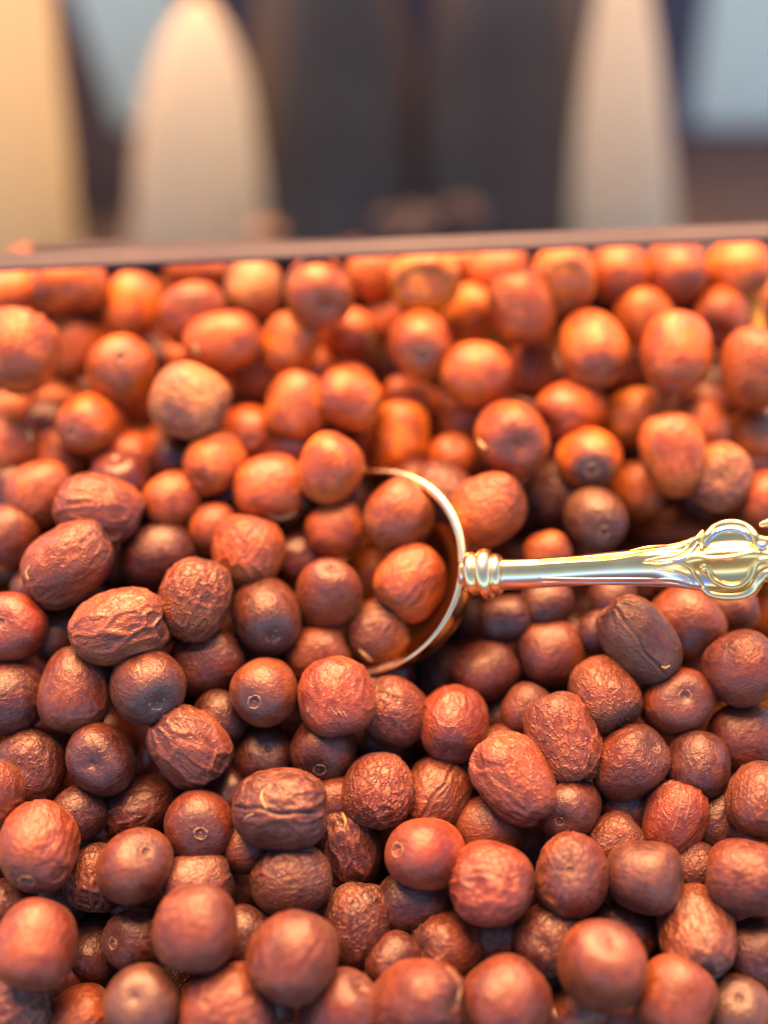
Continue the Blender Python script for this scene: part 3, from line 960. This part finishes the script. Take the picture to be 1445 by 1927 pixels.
def smooth_interp(x, xp, fp):
    y = np.interp(x, xp, fp)
    k = np.ones(9) / 9
    yp = np.pad(y, 4, mode='edge')
    return np.convolve(yp, k, 'valid')


tops = smooth_interp(xs, sx, st); bots = smooth_interp(xs, sx, sb)
HN = (-FWD * .93 + UP * .36).normalized()        # outward normal of the handle's face


def hp(x, yy, lift=0.0):
    return at(x, yy, hd(x)) + HN * lift


def face_h(x, t, c):
    """height of the handle's face above its mid plane; t = -1 upper edge .. 1 lower edge, c = sqrt(1 - t^2)"""
    yt, yb = np.interp(x, xs, tops), np.interp(x, xs, bots)
    T = (yb - yt) / 2 * .90 * hd(x) / FPX
    orn = min(1, max(0, (x - 1230) / 70))
    prof = c ** 1.15
    flt = (1 - orn) * min(1, max(0, (x - 950) / 60))
    plain = T * .85 * prof + flt * .00035 * math.sin((t + .1) * 18) * max(0, -t) * (c > .15)
    fancy = T * (.42 * prof + .16 * math.exp(-((t + .05) / .2) ** 2) - .12 * math.exp(-((t - .5) / .22) ** 2) - .12 * math.exp(-((t + .52) / .2) ** 2))
    return plain * (1 - orn) + fancy * orn


v = []; f = []
for i in range(NS):
    x = xs[i]; yc = (tops[i] + bots[i]) / 2; hw = (bots[i] - tops[i]) / 2 * .90
    for j in range(2 * NT_):
        a = 2 * math.pi * j / (2 * NT_)
        t = math.cos(a); c = math.sin(a)
        h = face_h(x, t, c) if c > 0 else -hw * hd(x) / FPX * .45 * abs(c) ** 1.15
        v.append(hp(x, yc + t * hw, float(h)) - O0)


def on_face(x, y, lift):
    """world point lying on the handle's face where it shows at (x, y)"""
    yt, yb = np.interp(x, xs, tops), np.interp(x, xs, bots)
    h = 0
    y0 = y
    kk = hd(x) / FPX
    for _ in range(6):
        t = (y0 - (yt + yb) / 2) / ((yb - yt) / 2 * .90)
        t = max(-1, min(1, t))
        h = face_h(x, t, math.sqrt(1 - t * t)) + lift
        y0 = y + h * HN.dot(UP) / kk          # lifting the point moves it up in view
    return hp(x, y0, float(h))


m2 = 2 * NT_
for i in range(NS - 1):
    for j in range(m2):
        f.append((i * m2 + j, i * m2 + (j + 1) % m2, (i + 1) * m2 + (j + 1) % m2, (i + 1) * m2 + j))
f.append(tuple(range(m2))[::-1]); f.append(tuple((NS - 1) * m2 + j for j in range(m2)))
hm = mesh_np('handle', v, f, M['gold'])
hm.materials.append(M['silver'])               # silver faces put in for the pale reflection along the lower flank
for q in hm.polygons:
    if q.index < (NS - 1) * m2:
        i, j = divmod(q.index, m2)
        t = math.cos(2 * math.pi * (j + .5) / m2)
        if t > .34 + .25 * max(0, (xs[i] - 1180) / 120) and xs[i] < 1330: q.material_index = 1
link('handle', hm, spoon)

# turned collar rings between bowl and handle
for (x, w, hh) in ((889, .0026, 42), (913, .0031, 49), (934, .0023, 39)):
    c = at(x, 1080, hd(x)); ax = (hp(x + 30, 1078) - hp(x - 30, 1081)).normalized()
    s1 = ax.cross(HN).normalized(); s2 = s1.cross(ax)
    rr_ = hh * hd(x) / FPX
    v = []; f = []
    for j in range(13):
        t = math.pi * (j / 12) - math.pi / 2
        for i in range(40):
            a = 2 * math.pi * i / 40
            v.append(c + ax * math.sin(t) * w + (s1 * math.cos(a) + s2 * math.sin(a)) * (rr_ - w + w * math.cos(t)) * 1.0 - O0)
    for j in range(12):
        for i in range(40):
            f.append((j * 40 + i, j * 40 + (i + 1) % 40, (j + 1) * 40 + (i + 1) % 40, (j + 1) * 40 + i))
    f.append(tuple(range(40))[::-1]); f.append(tuple(480 + i for i in range(40)))
    link('collar_ring', mesh_np('collar_ring', v, f, M['palegold']), spoon)


def scroll(name, pts, rp, mat, lift=.0004, flat=.9):
    k = hd(1340) / FPX
    return tube(name, [on_face(x, y, lift) for (x, y) in pts], [r * k for r in rp] if isinstance(rp, (list, tuple)) else rp * k, mat, spoon, 12, flat=flat, nrm=HN)


scroll('scroll', [(1315, 1033), (1318, 1021), (1326, 1008), (1342, 994), (1363, 985), (1386, 985), (1405, 993), (1416, 1008), (1421, 1022), (1428, 1029)],
       [5, 6, 7, 8, 8, 8, 8, 8, 9, 8], M['gold'])
scroll('scroll_inlay', [(1324, 1029), (1332, 1014), (1346, 1002), (1364, 996), (1384, 997), (1399, 1004), (1408, 1017)], [4, 5, 7, 7, 7, 6, 4], M['silver'], .0)
scroll('scroll', [(1322, 1080), (1315, 1072), (1318, 1064), (1326, 1068), (1333, 1082), (1346, 1095), (1366, 1102), (1388, 1100), (1404, 1087), (1413, 1067), (1424, 1053), (1440, 1052)],
       [4, 5, 5, 6, 7, 8, 8, 8, 7, 7, 7, 6], M['gold'])
scroll('scroll_edge', [(1318, 1104), (1334, 1116), (1362, 1121), (1394, 1119), (1415, 1108), (1426, 1090), (1436, 1078), (1450, 1074)],
       [5, 8, 10, 10, 11, 10, 9, 8], M['palegold'], .0003)
scroll('leaf', [(1206, 1055), (1235, 1049), (1267, 1044), (1290, 1031), (1306, 1015), (1322, 998)], [1.5, 3, 4.5, 5, 4.5, 3], M['gold'], .0003)
scroll('leaf_inlay', [(1212, 1056), (1245, 1054), (1277, 1051), (1298, 1036), (1310, 1020)], [1.5, 3, 5, 5, 2], M['silver'], .0001)
scroll('leaf', [(1203, 1058), (1234, 1061), (1267, 1057), (1290, 1065), (1303, 1080), (1316, 1098), (1333, 1116)], [1.5, 3.5, 4.5, 4.5, 4, 4, 2], M['gold'], .0003)
scroll('leaf_inlay', [(1225, 1070), (1262, 1074), (1288, 1084), (1305, 1100)], [1, 3, 3.5, 1], M['palegold'], .0002)
scroll('leaf', [(1280, 1056), (1302, 1046), (1330, 1050), (1368, 1047), (1412, 1036)], [2, 4, 5, 5, 2], M['gold'], .0003)
scroll('scroll', [(1428, 988), (1446, 983), (1470, 980), (1500, 972), (1540, 968), (1580, 975)], [5, 8, 9, 9, 8, 5], M['palegold'], .0004)
scroll('scroll', [(1438, 1080), (1470, 1096), (1510, 1112), (1560, 1118), (1610, 1106)], [6, 9, 9, 9, 5], M['palegold'], .0004)
for (ya, yb_) in ((1053, 1026), (1057, 1033), (1061, 1040)):
    scroll('groove_ridge', [(1010, ya), (1080, ya - 4), (1150, ya - 9), (1215, (ya + yb_) / 2 - 10), (1262, yb_ - 1), (1290, yb_ - 9)], [.5, 1.6, 1.8, 1.8, 1.6, .6], M['gold'], .0001)
for yb_ in (1088, 1096):
    scroll('groove_ridge', [(1010, yb_ - 2), (1100, yb_), (1200, yb_), (1262, yb_ + 1), (1295, yb_ + 8)], [.5, 1.5, 1.7, 1.6, .6], M['silver'], .0001)
# bead at the end of the upper scroll
def bead(x, y, rp, mat):
    S_, F_ = sphere_grid(20, 12)
    c = on_face(x, y, .0008) - O0
    return link('bead', mesh_np('bead', (S_ * rp * hd(x) / FPX + np.array(c)), F_, mat), spoon)
bead(1428, 1028, 11, M['silver'])
bead(1320, 1072, 6, M['gold'])

# ------------------------------------------------------------------ straw bits, cracks and calyx remains on particular dates
def find(txt):
    for o in date_objs:
        if txt in o['label']: return o
    raise KeyError(txt)


def on_date(txt, name, pix, rp, mat, depth_in=0.0):
    """thin raised strand lying on the near surface of a date, through photograph pixels"""
    o = find(txt)
    mw = o.matrix_world.copy(); inv = mw.inverted()
    me = o.data
    co = np.empty(len(me.vertices) * 3, np.float32); me.vertices.foreach_get('co', co); co = co.reshape(-1, 3)
    Mw = np.array(mw)
    wc = co @ Mw[:3, :3].T + Mw[:3, 3]
    rel = wc - np.array(CAM)
    dd = rel @ np.array(FWD); px = W0 / 2 + FPX * (rel @ np.array(RIGHT)) / dd; py = H0 / 2 - FPX * (rel @ np.array(UP)) / dd
    pts = []
    cx = at(0, 0, 1)
    near = dd < np.median(dd)
    for (x, y) in pix:
        dist = np.hypot(px - x, py - y) + (~near) * 1e6
        i = int(np.argmin(dist))
        pts.append(at(x, y, float(dd[i]) - .0002))
    k = float(np.median(dd)) / FPX
    t = tube(name, pts, [r * k * .75 for r in rp], mat, None, 6, flat=.4)
    t.parent = o
    t.matrix_parent_inverse = inv
    return t


on_date('oval date split', 'skin_crack', [(497, 1484), (492, 1497), (494, 1508), (502, 1522)], [1, 2.8, 3, 1], M['straw'])
on_date('oval date split', 'skin_crack', [(458, 1546), (466, 1536), (478, 1531)], [1, 2.2, 1], M['straw'])
on_date('neat pale circle', 'skin_crack', [(262, 1252), (260, 1260), (255, 1264)], [1, 2.4, 1.2], M['straw'])
on_date('white nicks', 'skin_crack', [(622, 1331), (628, 1339), (634, 1346)], [.8, 2, .8], M['scar'])
on_date('white nicks', 'skin_crack', [(634, 1333), (641, 1343), (646, 1350)], [.8, 2, .8], M['scar'])
on_date('white nicks', 'skin_crack', [(646, 1338), (652, 1350)], [1, 1.6], M['scar'])
on_date('white nicks', 'skin_crack', [(578, 1330), (580, 1340)], [1, 1.8], M['scar'])
on_date('fine pale scratches', 'skin_crack', [(1281, 1490), (1279, 1515), (1272, 1545), (1264, 1565)], [.8, 1.5, 1.5, .8], M['scar'])
on_date('fine pale scratches', 'skin_crack', [(1296, 1488), (1297, 1512), (1288, 1545)], [.8, 1.8, .8], M['scar'])
on_date('fine pale scratches', 'skin_crack', [(1237, 1505), (1249, 1530), (1262, 1545)], [.8, 1.5, .8], M['scar'])
on_date('pointed two-tone', 'skin_crack', [(1301, 1680), (1306, 1705), (1314, 1735), (1326, 1765)], [.8, 1.6, 1.4, 2.5], M['scar'])
on_date('half orange, half dark', 'calyx', [(206, 1010), (216, 1014), (226, 1008)], [1, 3, 1], M['straw'])
on_date('crinkled date leaning', 'calyx', [(56, 1066), (50, 1078), (54, 1090)], [1.5, 3.5, 1.5], M['straw'])
on_date('coffee bean', 'calyx', [(1244, 1254), (1251, 1257), (1260, 1252)], [2, 3.5, 2], M['straw'])
on_date('dried stem end', 'calyx', [(612, 1524), (634, 1521), (656, 1520), (672, 1527)], [1, 3, 3, 1], M['scar'])
on_date('dried stem end', 'calyx', [(644, 1530), (650, 1545), (648, 1560)], [3, 4, 1.5], M['straw'])
on_date('forked pale yellow', 'calyx', [(240, 850), (246, 862), (256, 876), (260, 886)], [2, 4, 5, 3], M['straw'])
on_date('forked pale yellow', 'calyx', [(228, 901), (240, 902), (254, 894), (262, 882)], [3, 5, 5, 3], M['straw'])
on_date('bright orange top and dark', 'calyx', [(505, 968), (522, 974), (540, 972), (556, 962)], [2, 5, 6, 3], M['straw'])
on_date('beige end facing right', 'calyx', [(690, 622), (695, 640), (694, 656)], [6, 10, 5], M['straw'])
on_date('broad orange date with a pale', 'calyx', [(366, 646), (370, 658), (372, 668)], [5, 8, 4], M['straw'])
on_date('pale yellow tip on its right', 'calyx', [(50, 808), (56, 818), (58, 830)], [4, 8, 4], M['straw'])
on_date('pale tip on its left', 'calyx', [(902, 826), (906, 836), (914, 844)], [4, 8, 4], M['straw'])
on_date('dark mottled date low', 'calyx', [(676, 1222), (688, 1234), (700, 1244)], [3, 7, 4], M['straw'])
on_date('pale papery right end', 'skin_crack', [(838, 1820), (856, 1840), (864, 1862), (860, 1884)], [2, 5, 6, 6], M['scar'])
print('tris', sum(len(o.data.loop_triangles) if False else sum(len(p.vertices) - 2 for p in o.data.polygons) for o in bpy.data.objects if o.type == 'MESH'))
